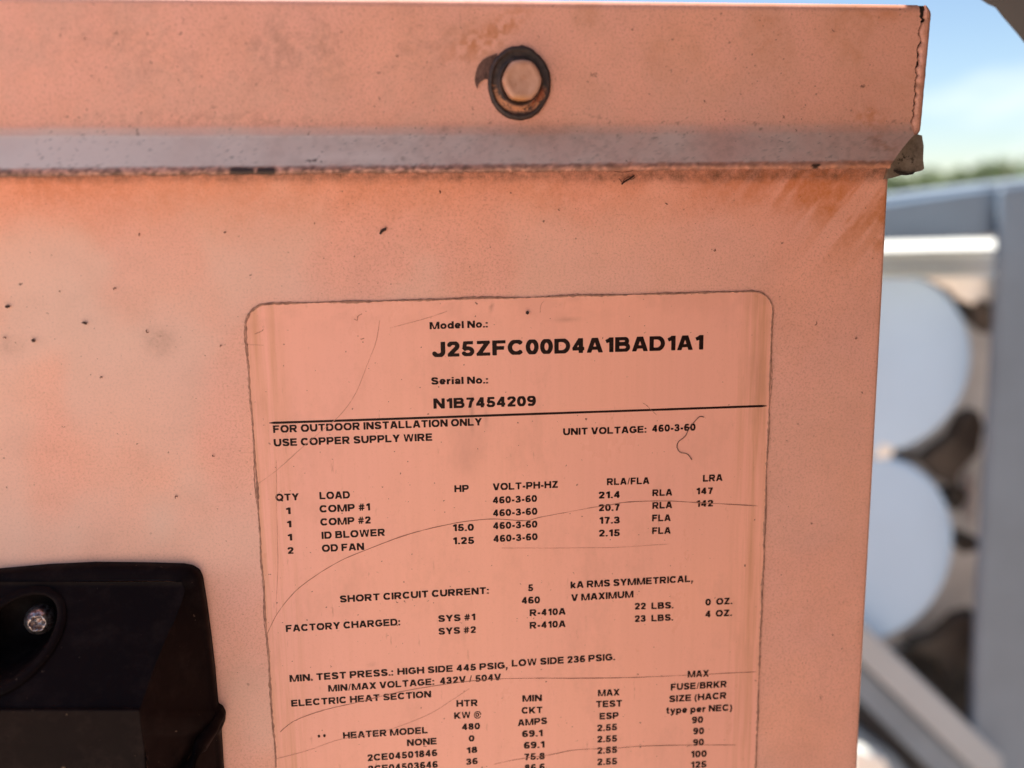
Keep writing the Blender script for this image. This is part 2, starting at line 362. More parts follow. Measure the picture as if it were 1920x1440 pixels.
# bolt with its rubber washer on the cap
bc = P(973, 157, YF); sc = P(974, 157, YF)[0] - P(973, 157, YF)[0]
bolt = thing('bolt', '', ''); bolt.parent = cab; del bolt['label']; del bolt['category']; bolt.location = bc
def ring(name, prof, mat, parent, n=64, wob=.0, squash=1.0, attrs=None, seed=1, hexr=None, cap=False, off=(0, 0)):
    vs = []; 
    for j, (rr, y) in enumerate(prof):
        for i in range(n):
            a = 2 * math.pi * i / n; q = rr * (1 + wob * noise.noise(Vector((math.cos(a) * 2.2, math.sin(a) * 2.2, seed))) + wob * .5 * noise.noise(Vector((math.cos(a) * 7, math.sin(a) * 7, seed + j * .3))))
            if hexr: 
                c = (a % (math.pi / 3)) - math.pi / 6; q *= (1 - hexr) + hexr * .93 / math.cos(c)
            vs.append((q * math.cos(a) + off[0], y, q * math.sin(a) * squash + off[1]))
    fs = []
    for j in range(len(prof) - 1):
        for i in range(n): fs.append((j * n + i, j * n + (i + 1) % n, (j + 1) * n + (i + 1) % n, (j + 1) * n + i))
    if cap: fs.append(tuple(range((len(prof) - 1) * n, len(prof) * n)))
    vs = np.array(vs); at = attrs(vs) if attrs else None
    return mesh_obj(name, vs, fs, mat, parent, True, at)
RO = 59 * sc
def wat(v):
    a = np.degrees(np.arctan2(v[:, 2], v[:, 0])); rr = np.hypot(v[:, 0], v[:, 2]) / RO
    wv_ = 14 * np.sin(v[:, 2] * 9000) ; lowp = sm(-8, -34, a + wv_) * sm(-178, -150, a + wv_) * sm(.69, .75, rr) * (1 - sm(.86, .90, rr))
    right = sm(-5, -22, a) * sm(-70, -50, a) * sm(.66, .7, rr) * (1 - sm(.84, .9, rr))
    return dict(paint=lowp * .95, rust=right * .9)
ring('washer', [(RO, .0004), (RO, -.0006), (RO * .97, -.0012), (RO * .90, -.0016), (RO * .86, -.0010), (RO * .80, -.0009), (RO * .75, -.0010), (RO * .70, -.0009), (RO * .69, -.0017), (RO * .66, -.0020), (RO * .60, -.0019), (RO * .5, -.001)], RUBBER, bolt, 96, .03, 1.12, wat, 3)
RH = 35.5 * sc
def hat(v): return dict(rust=.75 * np.clip(blob(v[:, 0] / RH, v[:, 2] / RH, -.1, -.9, .6, .2) + .5 * blob(v[:, 0] / RH, v[:, 2] / RH, -.8, .5, .2, .5), 0, 1))
hp = [(RH * 1.0, -.0008), (RH * 1.0, -.0038), (RH * .97, -.0045), (RH * .90, -.0048), (RH * .7, -.0047), (RH * .45, -.0044), (RH * .25, -.0045), (RH * .08, -.0043)]
ring('bolt_head', hp, HEAD, bolt, 96, .018, 1.03, hat, 9, hexr=.35, cap=True, off=(.0004, .0004))
# crescent of bare dark metal left of the washer, flush scrape in the paint
def disc(name, pts, y, mat, parent, th=.00025): return prism(name, [V(a, b, y - th) for a, b in pts], th * .8, mat, parent)
k = NB('scraped_metal'); k.set(Roughness=.5, Metallic=.3)
k.color(k.mix(k.ramp(k.noise(900, 5, .7, scale3=(1, 1, .5)), .4, .65), (.07, .032, .026), (.20, .10, .08))); SCRAPE = k.m
disc('scrape_mark', [(932, 100), (916, 106), (905, 112), (897, 122), (892, 136), (890, 150), (892, 160), (895, 167), (897, 158), (903, 152), (910, 148), (918, 150), (928, 130)], YF - .0002, SCRAPE, bolt).matrix_parent_inverse = Matrix.Translation(bolt.location).inverted()
disc('sealant_flake', [(963, 93), (968, 88), (979, 84), (986, 87), (992, 95), (980, 91)], YF - .0002, SCRAPE, bolt).matrix_parent_inverse = Matrix.Translation(bolt.location).inverted()

# ------------------------------------------------------------------ rating label
LY = -.00025
corners = [(P(457.5, 620)[0]), P(1449, 600)[0]]
xl, xr_ = -.0437, .1078; zt = P(700, 565)[2]; lb = -.235; cr_ = .0062
outl = []
def corner(cx, cz, a0, a1):
    for t in np.linspace(a0, a1, 9): outl.append((cx + cr_ * math.cos(math.radians(t)), cz + cr_ * math.sin(math.radians(t))))
corner(xr_ - cr_, zt - cr_, 0, 90); corner(xl + cr_, zt - cr_, 90, 180); corner(xl + cr_, lb + cr_, 180, 270); corner(xr_ - cr_, lb + cr_, 270, 360)
def inside_clip(x, z):                                            # squeeze a square grid into the rounded outline
    return x, z
nu, nv = 150, 190; Vl = []
for j in range(nv):
    tz = j / (nv - 1); z = zt + (lb - zt) * tz
    dz = min(zt - z, z - lb); ins = cr_ - math.sqrt(max(cr_ ** 2 - (cr_ - dz) ** 2, 0)) if dz < cr_ else 0
    for i in range(nu):
        a = xl + ins; b = xr_ - ins; x = a + (b - a) * i / (nu - 1)
        Vl.append((x, LY, z))
Vl = np.array(Vl); x_ = Vl[:, 0]; z_ = Vl[:, 2]
ee = np.minimum(x_ - xl, xr_ - x_)
ne = vnoise(x_ * 900 + 500, z_ * 900 + 500, .25, 31, 3)
Vl[:, 1] += (vnoise(x_ + 1, z_ + 1, 14, 3, 2) - .5) * .0006
edge = .75 * (1 - sm(.004, .013, ee)) + .10
grl = .10 * (1 - sm(.0, .012, zt - z_)) * sm(.4, .6, ne) + .30 * blob(x_, z_, .022, -.0325, .004, .0008) * 0
pxl, pyl = pix(Vl)
for cx, cy, rx, ry, am in ((864, 600, 2.2, 22, .5), (885, 775, 3, 30, .35), (910, 785, 3, 18, .3), (875, 850, 26, 40, .16), (1062, 598, 24, 4, .30), (922, 576, 3, 7, .5), (697, 1246, 8, 5, 0.2), (870, 1180, 2, 25, .18), (1420, 700, 10, 60, .15)):
    grl = grl + am * blob(pxl, pyl, cx, cy, rx, ry)
plate = mesh_obj('rating_label', Vl, grid_faces(nv, nu, True), VINYL, cab, True, dict(edge=edge, grime_shade=np.clip(grl, 0, 1)))
plate['label'] = 'rounded rating label with black printed ratings'
# dirt caught along the label edge: a thin irregular bead (two strands)
def ribbon(name, pts, wd, mat, parent, th=.00008, wob=0.0, seed=0, vary=.5, ybase=None):
    vs = []; n = len(pts)
    for i, p in enumerate(pts):
        a = pts[max(i - 1, 0)]; b = pts[min(i + 1, n - 1)]
        t = Vector((b[0] - a[0], 0, b[2] - a[2])); t.normalize(); nn = Vector((-t.z, 0, t.x))
        q = (noise.noise(Vector((i * .043, seed, 1))) + .5 * noise.noise(Vector((i * .37, seed, 1)))) * wob; wdt = wd * max(.06, 1 + vary * (noise.noise(Vector((i * .06, seed + 9, 2))) * 1.2 + noise.noise(Vector((i * .51, seed + 9, 2))))) * .5
        if i == 0 or i == n - 1: wdt *= .25
        c = Vector(p) + nn * q
        for o_, yo in ((-1, 0), (-.6, -th), (.6, -th), (1, 0)): vs.append(c + nn * wdt * o_ + Vector((0, yo, 0)))
    return mesh_obj(name, vs, grid_faces(n, 4), mat, parent, True)
# rounded outline as dense polyline
poly = []
for i in range(len(outl)):
    a = Vector((outl[i][0], LY, outl[i][1])); b_ = Vector((outl[(i + 1) % len(outl)][0], LY, outl[(i + 1) % len(outl)][1]))
    m_ = max(1, int((b_ - a).length / .0006))
    for t in range(m_): poly.append(a.lerp(b_, t / m_))
poly.append(poly[0])
vo = lambda p: (vnoise(np.array([p[0] + 1]), np.array([p[2] + 1]), 14, 3, 2)[0] - .5) * .0006
poly = [(p[0], LY + vo(p) - .00002, p[2]) for p in poly]
ribbon('edge_dirt', poly, .00042, EDGE, plate, .00012, .00022, 3, 1.4)
ribbon('edge_dirt', [(p[0] * 1.0 + .0003 * (1 if p[0] > .03 else -1), p[1] + .0001, p[2] + .0002) for p in poly], .00022, EDGE, plate, .00008, .0005, 8, 1.8)

# ---- lettering: every glyph is built from strokes (cap height 1) and turned into polygons
def Ea(cx, cy, rx, ry, a0, a1, n=None):
    n = n or max(6, int(abs(a1 - a0) / 14)); return [(cx + rx * math.cos(math.radians(a0 + (a1 - a0) * i / n)), cy + ry * math.sin(math.radians(a0 + (a1 - a0) * i / n))) for i in range(n + 1)]
W_ = .205
G = {}
def g_(ch, width, *strokes, clip=True): G[ch] = (width, strokes, clip)
st = lambda x, a=0, b=1, w=W_: ([(x, a), (x, b)], w)
ln = lambda a, b, c, d_, w=W_: ([(a, b), (c, d_)], w)
hb = lambda x0, x1, y, w=.18: ([(x0, y), (x1, y)], w)
T, B = .91, .09
g_('A', .98, ln(.08, -.1, .47, 1.1), ln(.90, -.1, .51, 1.1), hb(.2, .78, .30, .16))
g_('B', .92, st(.1), ([(.1, T), (.52, T)] + Ea(.52, .725, .22, .185, 90, -90) + [(.1, .54)], .19), ([(.1, .53), (.54, .53)] + Ea(.54, .31, .27, .22, 90, -90) + [(.1, B)], .19))
g_('C', .97, (Ea(.5, .5, .40, .41, 38, 322), W_))
g_('D', .95, st(.1), ([(.1, T), (.42, T)] + Ea(.42, .5, .42, .41, 90, -90) + [(.1, B)], .2))
g_('E', .85, st(.1), hb(.05, .83, T), hb(.05, .78, .51), hb(.05, .85, B))
g_('F', .8, st(.1), hb(.05, .8, T), hb(.05, .7, .49))
g_('G', 1.0, (Ea(.5, .5, .40, .41, 38, 305), W_), st(.88, .12, .5), hb(.52, .98, .47, .17))
g_('H', .93, st(.1), st(.83), hb(.1, .83, .52))
g_('I', .2, st(.1)); g_('l', .2, st(.1))
g_('J', .74, ([(.64, 1), (.64, .34)] + Ea(.36, .34, .28, .25, 0, -170), W_))
g_('K', .98, st(.1), ln(.1, .24, .92, 1.1), ln(.34, .58, .92, -.12))
g_('L', .8, st(.1), hb(.05, .8, B))
g_('M', 1.2, st(.1), st(1.10), ln(.17, 1.1, .59, -.12, .13), ln(1.03, 1.1, .61, -.12, .13))
g_('N', .93, st(.1), st(.83), ln(.08, 1.05, .85, -.05, .2))
g_('O', 1.04, (Ea(.52, .5, .42, .41, 0, 360, 30), W_))
g_('P', .88, st(.1), ([(.1, T), (.52, T)] + Ea(.52, .67, .26, .24, 90, -90) + [(.1, .43)], .19))
g_('Q', 1.04, (Ea(.52, .5, .42, .41, 0, 360, 30), W_), ln(.6, .3, .96, -.06, .17), clip=False)
g_('R', .95, st(.1), ([(.1, T), (.54, T)] + Ea(.54, .685, .26, .225, 90, -90) + [(.1, .46)], .19), ln(.44, .5, .88, -.12))
g_('S', .88, (Ea(.44, .715, .32, .195, 18, 270) + Ea(.44, .285, .34, .195, 90, -165), .195))
g_('T', .88, hb(0, .88, T), st(.44)); g_('U', .93, ([(.1, 1), (.1, .44)] + Ea(.465, .44, .365, .35, 180, 360) + [(.83, 1)], W_))
g_('V', .94, ln(.08, 1.1, .46, -.1), ln(.86, 1.1, .48, -.1))
g_('W', 1.36, ln(.09, 1.1, .36, -.1, .15), ln(.38, -.1, .66, 1.1, .14), ln(.70, 1.1, .98, -.1, .14), ln(1.0, -.1, 1.27, 1.1, .15))
g_('X', .94, ln(.06, 1.1, .88, -.1), ln(.88, 1.1, .06, -.1)); g_('Y', .92, ln(.06, 1.1, .46, .40), ln(.86, 1.1, .46, .40), st(.46, 0, .48))
g_('Z', .86, hb(.03, .83, T), hb(0, .86, B), ln(.08, .02, .76, .98, .2))
g_('0', .74, (Ea(.37, .5, .27, .41, 0, 360, 26), W_)); g_('1', .52, st(.41), ([(.42, .98), (.28, .82), (.06, .72)], .18))
g_('2', .74, (Ea(.37, .70, .26, .21, 172, -35) + [(.34, .34), (.12, .1)], .2), hb(.02, .74, B))
g_('3', .74, (Ea(.35, .725, .24, .185, 165, -90), .19), (Ea(.36, .29, .28, .20, 110, -165), .19))
g_('4', .78, st(.54), hb(0, .76, .29, .17), ln(.07, .26, .52, 1.0, .17))
g_('5', .74, hb(.16, .70, T), ln(.21, .98, .13, .46, .18), (Ea(.36, .31, .28, .22, 140, -165), .19))
g_('6', .74, (Ea(.38, .30, .27, .21, 0, 360, 22), .19), (Ea(.42, .5, .32, .41, 50, 205), .2))
g_('7', .72, hb(.02, .70, T), ([(.63, .9), (.42, .55), (.30, -.05)], .2))
g_('8', .74, (Ea(.37, .73, .22, .18, 0, 360, 20), .19), (Ea(.37, .295, .27, .205, 0, 360, 22), .19))
g_('9', .74, (Ea(.36, .70, .27, .21, 0, 360, 22), .19), (Ea(.32, .5, .32, .41, 230, 385), .2))
g_('o', .76, (Ea(.38, .365, .28, .275, 0, 360, 22), .19)); g_('d', .76, (Ea(.37, .365, .27, .275, 0, 360, 22), .19), st(.66))
g_('p', .76, (Ea(.39, .365, .27, .275, 0, 360, 22), .19), st(.1, -.27, .72), clip=False)
g_('e', .76, (Ea(.38, .365, .28, .275, 0, 315), .19), hb(.12, .68, .36, .13)); g_('r', .46, st(.1, 0, .73), ([(.12, .36), (.2, .58), (.46, .64)], .18))
g_('i', .2, st(.1, 0, .73), st(.1, .83, 1)); g_('a', .70, (Ea(.3, .2, .2, .12, 0, 360, 16), .16), ([(.58, 0), (.58, .45)] + Ea(.34, .47, .24, .165, 0, 165), .18))
g_('k', .72, st(.1), ln(.12, .2, .62, .75, .2), ln(.32, .42, .66, -.08, .2)); g_('t', .46, ([(.22, .95), (.22, .16), (.30, .09), (.46, .1)], .19), hb(0, .44, .65, .15))
g_('y', .74, ln(.08, .74, .38, .06, .19), ([(.66, .74), (.36, -.08), (.26, -.19), (.08, -.19)], .18), clip=False)
g_('.', .2, st(.1, 0, .2)); g_(':', .2, st(.1, 0, .2), st(.1, .53, .73)); g_(',', .2, st(.1, 0, .2), ln(.14, .1, .03, -.28, .13), clip=False)
g_('-', .38, hb(0, .38, .36, .19)); g_('/', .36, ln(.02, -.1, .34, 1.1, .10)); g_('#', .8, ln(.2, -.02, .34, 1.02, .12), ln(.46, -.02, .6, 1.02, .12), hb(.02, .8, .66, .12), hb(0, .78, .33, .12))
g_('@', 1.2, (Ea(.6, .4, .52, .52, 0, 335, 30), .1), (Ea(.55, .42, .2, .25, 0, 360, 18), .12), st(.80, .2, .62, .1), clip=False)
g_('(', .36, (Ea(.55, .36, .45, .68, 125, 235), .15), clip=False); g_(')', .36, (Ea(-.19, .36, .45, .68, 55, -55), .15), clip=False)
g_('*', .5, ln(.25, .45, .25, .95, .14), ln(.05, .58, .45, .84, .14), ln(.05, .84, .45, .58, .14))
cache = {}
def glyph(ch, res):
    key = (ch, res)
    if key in cache: return cache[key]
    wd, strokes, clip = G[ch]; pad = .12
    x0, x1, y0, y1 = -pad, wd + pad, (-.08 if clip else -.4), (1.08 if clip else 1.15)
    nx = int((x1 - x0) * res) + 1; ny = int((y1 - y0) * res) + 1
    X, Y = np.meshgrid(x0 + np.arange(nx) / res, y0 + np.arange(ny) / res)
    D = np.full(X.shape, 9.0)
    for pts, w_ in strokes:
        h = w_ / 2 * 1.38; n = len(pts)
        for i in range(n - 1):
            ax, ay = pts[i]; bx, by = pts[i + 1]; L = math.hypot(bx - ax, by - ay)
            if L < 1e-9: continue
            ux, uy = (bx - ax) / L, (by - ay) / L
            s = (X - ax) * ux + (Y - ay) * uy; t = -(X - ax) * uy + (Y - ay) * ux
            D = np.minimum(D, np.maximum(np.abs(t) - h, np.maximum(-s, s - L)))
            if i: D = np.minimum(D, np.hypot(X - ax, Y - ay) - h)
        if n > 3 and math.hypot(pts[0][0] - pts[-1][0], pts[0][1] - pts[-1][1]) < .01: D = np.minimum(D, np.hypot(X - pts[0][0], Y - pts[0][1]) - h)
    if clip: D = np.maximum(D, np.maximum(-Y, Y - 1))
    polys = []
    ins = D < 0
    for j in range(ny - 1):
        i = 0
        while i < nx - 1:
            c = (ins[j, i], ins[j, i + 1], ins[j + 1, i + 1], ins[j + 1, i])
            if all(c):
                k_ = i
                while k_ < nx - 1 and ins[j, k_] and ins[j, k_ + 1] and ins[j + 1, k_ + 1] and ins[j + 1, k_]: k_ += 1
                polys.append([(X[j, i], Y[j, i]), (X[j, k_], Y[j, k_]), (X[j + 1, k_], Y[j + 1, k_]), (X[j + 1, i], Y[j + 1, i])]); i = k_; continue
            if any(c):
                q = [(j, i), (j, i + 1), (j + 1, i + 1), (j + 1, i)]; pl = []
                for m in range(4):
                    a, b = q[m], q[(m + 1) % 4]; da, db = D[a], D[b]
                    if da < 0: pl.append((X[a], Y[a]))
                    if (da < 0) != (db < 0):
                        t = da / (da - db); pl.append((X[a] + (X[b] - X[a]) * t, Y[a] + (Y[b] - Y[a]) * t))
                if len(pl) >= 3: polys.append(pl)
            i += 1
    cache[key] = polys; return polys
def text(s, p0, p1, hpx, res=16):
    """s printed on the label between two photo points of its baseline; hpx = cap height in photo pixels"""
    a = P(*p0); b = P(*p1); capm = P(p0[0], p0[1] - hpx)[2] - a[2]
    vs = []; fs = []; x = 0; gap = .17; items = []
    for ch in s:
        if ch == ' ': x += .36; continue
        items.append((ch, x)); x += G[ch][0] + gap
    tot = x - gap; sx = (b[0] - a[0]) / tot; slope = (b[2] - a[2]) / (b[0] - a[0])
    for ch, xo_ in items:
        for pl in glyph(ch, res):
            base = len(vs)
            for u, v in pl:
                X_ = a[0] + (xo_ + u) * sx; Z_ = a[2] + (X_ - a[0]) * slope + v * capm
                vs.append((X_, 0, Z_))
            fs.append(tuple(range(base, len(vs))))
    va = np.array(vs)
    va[:, 1] = LY - .00004 + (vnoise(va[:, 0] + 1, va[:, 2] + 1, 14, 3, 2) - .5) * .0006
    mesh_obj('printed_text', va, fs, PRINT, plate)
Z = {5: (440, 540, 3.6923), 6: (940, 540, 3.5556), 7: (480, 860, 4.), 8: (920, 860, 3.4286), 1: (480, 1180, 4.), 2: (920, 1180, 3.4286)}
def T_(zn, x0, y0, x1, y1, h, s, res=16):
    a, b, c = Z[zn]; text(s, (a + x0 / c, b + y0 / c), (a + x1 / c, b + y1 / c), h / c, res)
text('J25ZFC00D4A1BAD1A1', (811.6, 669.5), (1317.4, 655.3), 28.3, 26); text('N1B7454209', (813.7, 766.1), (1004.1, 760.8), 19.2, 22)
for a in [(5, 1352, 285, 1750, 272, 50, 'Model No.:'), (5, 1362, 668, 1752, 660, 50, 'Serial No.:'),
    (5, 270, 1002, 1710, 950, 52, 'FOR OUTDOOR INSTALLATION ONLY'), (5, 275, 1096, 1368, 1056, 52, 'USE COPPER SUPPLY WIRE'),
    (6, 413, 981, 965, 964, 46, 'UNIT VOLTAGE:'), (6, 1005, 960, 1292, 950, 47, '460-3-60'),
    (7, 150, 315, 322, 309, 52, 'QTY'), (7, 480, 303, 705, 296, 55, 'LOAD'), (7, 225, 414, 260, 413, 50, '1'), (7, 232, 514, 266, 512, 50, '1'), (7, 238, 612, 272, 611, 50, '1'), (7, 240, 712, 283, 710, 50, '2'),
    (7, 480, 402, 855, 386, 54, 'COMP #1'), (7, 486, 500, 860, 484, 54, 'COMP #2'), (7, 496, 600, 968, 576, 54, 'ID BLOWER'), (7, 498, 697, 810, 682, 54, 'OD FAN'),
    (7, 1490, 250, 1595, 247, 52, 'HP'), (7, 1475, 542, 1632, 538, 52, '15.0'), (7, 1476, 640, 1634, 636, 52, '1.25'),
    (7, 632, 1076, 1744, 1010, 52, 'SHORT CIRCUIT CURRENT:'), (7, 228, 1297, 1080, 1246, 52, 'FACTORY CHARGED:'), (7, 1368, 1222, 1643, 1208, 50, 'SYS #1'), (7, 1370, 1317, 1648, 1303, 50, 'SYS #2'),
    (8, 15, 203, 432, 186, 45, 'VOLT-PH-HZ'), (8, 14, 288, 296, 276, 44, '460-3-60'), (8, 15, 370, 298, 358, 44, '460-3-60'), (8, 16, 452, 298, 441, 44, '460-3-60'), (8, 18, 535, 299, 521, 44, '460-3-60'),
    (8, 748, 170, 1018, 162, 44, 'RLA/FLA'), (8, 694, 256, 830, 251, 44, '21.4'), (8, 694, 337, 828, 333, 44, '20.7'), (8, 696, 418, 828, 415, 44, '17.3'), (8, 695, 500, 828, 496, 44, '2.15'),
    (8, 1040, 241, 1165, 236, 43, 'RLA'), (8, 1040, 322, 1165, 317, 43, 'RLA'), (8, 1038, 402, 1155, 400, 43, 'FLA'), (8, 1038, 484, 1155, 481, 43, 'FLA'),
    (8, 1365, 148, 1488, 142, 44, 'LRA'), (8, 1320, 229, 1427, 226, 42, '147'), (8, 1320, 310, 1427, 306, 42, '142'),
    (8, 241, 850, 271, 849, 44, '5'), (8, 199, 931, 315, 927, 44, '460'), (8, 514, 832, 1297, 790, 44, 'kA RMS SYMMETRICAL,'), (8, 518, 914, 915, 890, 44, 'V MAXIMUM'),
    (8, 252, 1010, 480, 1000, 43, 'R-410A'), (8, 252, 1091, 480, 1080, 43, 'R-410A'), (8, 925, 968, 995, 966, 42, '22'), (8, 1033, 965, 1172, 960, 42, 'LBS.'),
    (8, 925, 1048, 994, 1045, 42, '23'), (8, 1033, 1044, 1170, 1038, 42, 'LBS.'), (8, 1380, 942, 1412, 941, 42, '0'), (8, 1449, 938, 1550, 933, 42, 'OZ.'), (8, 1378, 1018, 1412, 1016, 42, '4'), (8, 1446, 1014, 1548, 1009, 42, 'OZ.'),
    (1, 256, 392, 1028, 342, 52, 'MIN. TEST PRESS.:'), (1, 1063, 338, 1885, 290, 50, 'HIGH SIDE 445 PSIG,'), (2, 137, 238, 797, 196, 44, 'LOW SIDE 236 PSIG.'),
    (1, 545, 465, 1335, 412, 50, 'MIN/MAX VOLTAGE:'), (1, 1380, 408, 1836, 378, 50, '432V / 504V'), (1, 268, 577, 1312, 505, 50, 'ELECTRIC HEAT SECTION'),
    (1, 1505, 578, 1662, 571, 50, 'HTR'), (1, 1488, 668, 1690, 655, 48, 'KW @'), (1, 1545, 752, 1678, 745, 48, '480'), (1, 1597, 838, 1636, 835, 46, '0'), (1, 1578, 928, 1658, 920, 46, '18'), (1, 1577, 1013, 1661, 1005, 46, '36'),
    (1, 464, 830, 485, 829, 46, '*'), (1, 505, 826, 526, 825, 46, '*'),
    (1, 656, 818, 1288, 775, 50, 'HEATER MODEL'), (1, 1135, 872, 1355, 858, 50, 'NONE'), (1, 838, 985, 1358, 945, 50, '2CE04501846'), (1, 843, 1070, 1362, 1032, 50, '2CE04503646'),
    (2, 205, 463, 327, 459, 42, 'MIN'), (2, 200, 540, 332, 536, 42, 'CKT'), (2, 175, 619, 361, 605, 42, 'AMPS'), (2, 203, 690, 332, 684, 42, '69.1'), (2, 214, 764, 344, 757, 42, '69.1'), (2, 215, 838, 346, 831, 42, '75.8'), (2, 218, 908, 346, 900, 42, '86.6'),
    (2, 690, 428, 826, 422, 42, 'MAX'), (2, 677, 500, 843, 493, 42, 'TEST'), (2, 700, 577, 820, 571, 42, 'ESP'), (2, 684, 653, 810, 645, 42, '2.55'), (2, 684, 725, 810, 718, 42, '2.55'), (2, 684, 798, 810, 790, 42, '2.55'), (2, 684, 870, 810, 864, 42, '2.55'),
    (2, 1266, 307, 1400, 301, 42, 'MAX'), (2, 1157, 390, 1515, 370, 42, 'FUSE/BRKR'), (2, 1147, 466, 1513, 443, 42, 'SIZE (HACR'), (2, 1127, 540, 1550, 520, 42, 'type per NEC)'),
    (2, 1293, 602, 1362, 598, 42, '90'), (2, 1301, 673, 1368, 670, 42, '90'), (2, 1300, 746, 1367, 742, 42, '90'), (2, 1284, 821, 1385, 816, 42, '100'), (2, 1284, 890, 1383, 884, 42, '125')]: T_(*a)
def pline(pts, n=60):
    """smooth curve through photo points lying on the label"""
    q = [np.array(p, float) for p in pts]; out = []
    for i in range(len(q) - 1):
        p0 = q[max(i - 1, 0)]; p1 = q[i]; p2 = q[i + 1]; p3 = q[min(i + 2, len(q) - 1)]
        m_ = max(2, n // (len(q) - 1))
        for t in np.linspace(0, 1, m_, endpoint=(i == len(q) - 2)):
            out.append(.5 * ((2 * p1) + (-p0 + p2) * t + (2 * p0 - 5 * p1 + 4 * p2 - p3) * t * t + (-p0 + 3 * p1 - 3 * p2 + p3) * t ** 3))
    return out
def on_label(pts, n=60, up=.00004):
    r_ = []
    for p in pline(pts, n):
        a = P(*p); r_.append((a[0], LY - up + vo(a), a[2]))
    return r_
ribbon('rule_line', on_label([(505, 792.7), (740, 785), (970, 777), (1200, 769.3), (1437.7, 760.8)], 60, .00002), .00068, PRINT, plate, .00003, .00001, 1, .06)
# long dirty scratches across the label
for i, (pts, wd, mt) in enumerate([
    ([(500, 1190), (520, 1150), (552, 1110), (590, 1080), (640, 1050), (700, 1025), (770, 1000), (850, 981), (920, 973), (985, 976), (1010, 970), (1090, 955), (1140, 947), (1180, 941), (1250, 939), (1310, 942), (1420, 948)], .00020, SCR),
    ([(482, 908), (520, 880), (560, 845), (600, 810), (640, 775), (668, 735), (690, 680), (705, 640), (712, 600)], .00013, SCR2),
    ([(525, 1372), (545, 1355), (570, 1343), (610, 1330), (670, 1316), (750, 1296), (840, 1281), (920, 1273), (1000, 1271), (1090, 1271), (1180, 1270), (1280, 1266), (1418, 1259)], .00020, SCR),
    ([(518, 1422), (580, 1405), (640, 1385), (720, 1370), (800, 1340), (850, 1310), (880, 1290)], .00012, SCR2),
    ([(925, 1432), (975, 1422), (1030, 1414), (1080, 1405), (1150, 1402), (1210, 1398), (1290, 1396), (1380, 1396)], .00017, SCR),
    ([(730, 615), (780, 602), (820, 590), (838, 583)], .00012, SCR2), ([(1012, 586), (1014, 572), (1020, 564)], .00012, SCR2),
    ([(940, 1027), (1060, 1027), (1150, 1026), (1250, 1020)], .0001, SCR2), ([(1205, 755), (1213, 761), (1231, 778)], .00012, SCR),
    ([(478, 626), (488, 622), (495, 617)], .00015, SCR), ([(664, 598), (670, 600), (671, 593), (679, 588)], .00016, SCR),
    ([(676, 636), (683, 634)], .0002, SCR), ([(455, 645), (468, 646), (495, 647)], .0001, SCR2), ([(518, 862), (519, 960), (521, 1050), (518, 1150)], .0001, SCR2)]):
    ribbon('scratch', on_label(pts, 120, .00006), wd, mt, plate, .00002, .0001, i + 3, 1.0)

# tiny scuffs and stuck hairs scattered over the painted sheets
SC = [(510, 152, -.010), (745, 105, -.010), (1185, 57, -.010), (160, 72, -.010), (1560, 58, -.010), (640, 60, -.010), (1320, 190, -.010), (1010, 70, -.010),
      (752, 350, 0), (825, 360, 0), (422, 436, 0), (262, 440, 0), (112, 546, 0), (215, 540, 0), (10, 632, 0), (414, 648, 0), (400, 855, 0), (190, 706, 0), (275, 622, 0), (1018, 414, 0),
      (957, 362, 0), (1047, 394, 0), (1249, 382, 0), (1530, 607, 0), (1605, 635, 0), (1615, 736, 0), (665, 480, 0), (1340, 470, 0), (120, 800, 0), (330, 930, 0), (1520, 980, 0), (1560, 1190, 0), (880, 500, 0), (590, 420, 0)]
for i, (a, b, y) in enumerate(SC):
    t0 = random.uniform(0, 6.28); L_ = random.uniform(1.5, 4.5); cv = random.uniform(-1.2, 1.2)
    pts = [(a + L_ * u * math.cos(t0 + cv * u), b + L_ * u * math.sin(t0 + cv * u)) for u in (-1, -.4, .2, 1)]
    ribbon('scuff', [(P(q[0], q[1], y)[0], y - .0004, P(q[0], q[1], y)[2]) for q in pline(pts, 12)], random.uniform(.00014, .00028), SCUFF, cab, .0001, .0001, i, 1.0)

# ------------------------------------------------------------------ loose bits stuck to the surfaces
ft = ribbon('fibre', [(p[0], p[1] - .0001, p[2]) for p in on_label([(1320, 782), (1312, 781), (1304, 788), (1292, 803), (1284, 818), (1272, 828), (1269, 838), (1275, 848), (1288, 851), (1297, 862)], 90)], .00022, HAIR, None, .00012, .0, 2, .3)
tag(ft, 'curly dark hair-like fibre lying across the voltage figures on the label', 'fibre')
def flake(name, lab, cat, pts, y, th=.0004, mat=DEB): 
    o = prism(name, [V(a, b, y - th) for a, b in pts], th * .9, mat); tag(o, lab, cat); return o
flake('debris_flake', 'dark wedge-shaped speck on the panel above the label', 'debris', [(711, 438), (714, 431), (719, 428), (725, 426), (724, 432), (718, 435), (714, 440)], -.0003)
flake('debris_flake', 'tiny dark curled speck on the panel at far left beside the faint smudge', 'debris', [(152, 605), (157, 603), (163, 606), (161, 609), (156, 607)], -.0003)
flake('debris_flake', 'round dark speck near the top edge of the label, below its middle', 'debris', [(986, 585), (989, 583), (992, 585), (992, 588), (989, 590), (986, 588)], LY - .0003)
flake('debris_flake', 'black oval speck nearest the left edge of the photo, halfway down the panel', 'debris', [(9, 574), (12, 572), (17, 573), (18, 576), (14, 578), (10, 577)], -.0003)
flake('debris_flake', 'round black dot on the panel below the other specks at far left', 'debris', [(58, 638), (61, 635), (65, 637), (65, 641), (61, 642)], -.0003)
ins = thing('dead_insect', 'small dried insect with thin legs just under the middle of the cap lip', 'insect', V(1178, 334, -.0003))
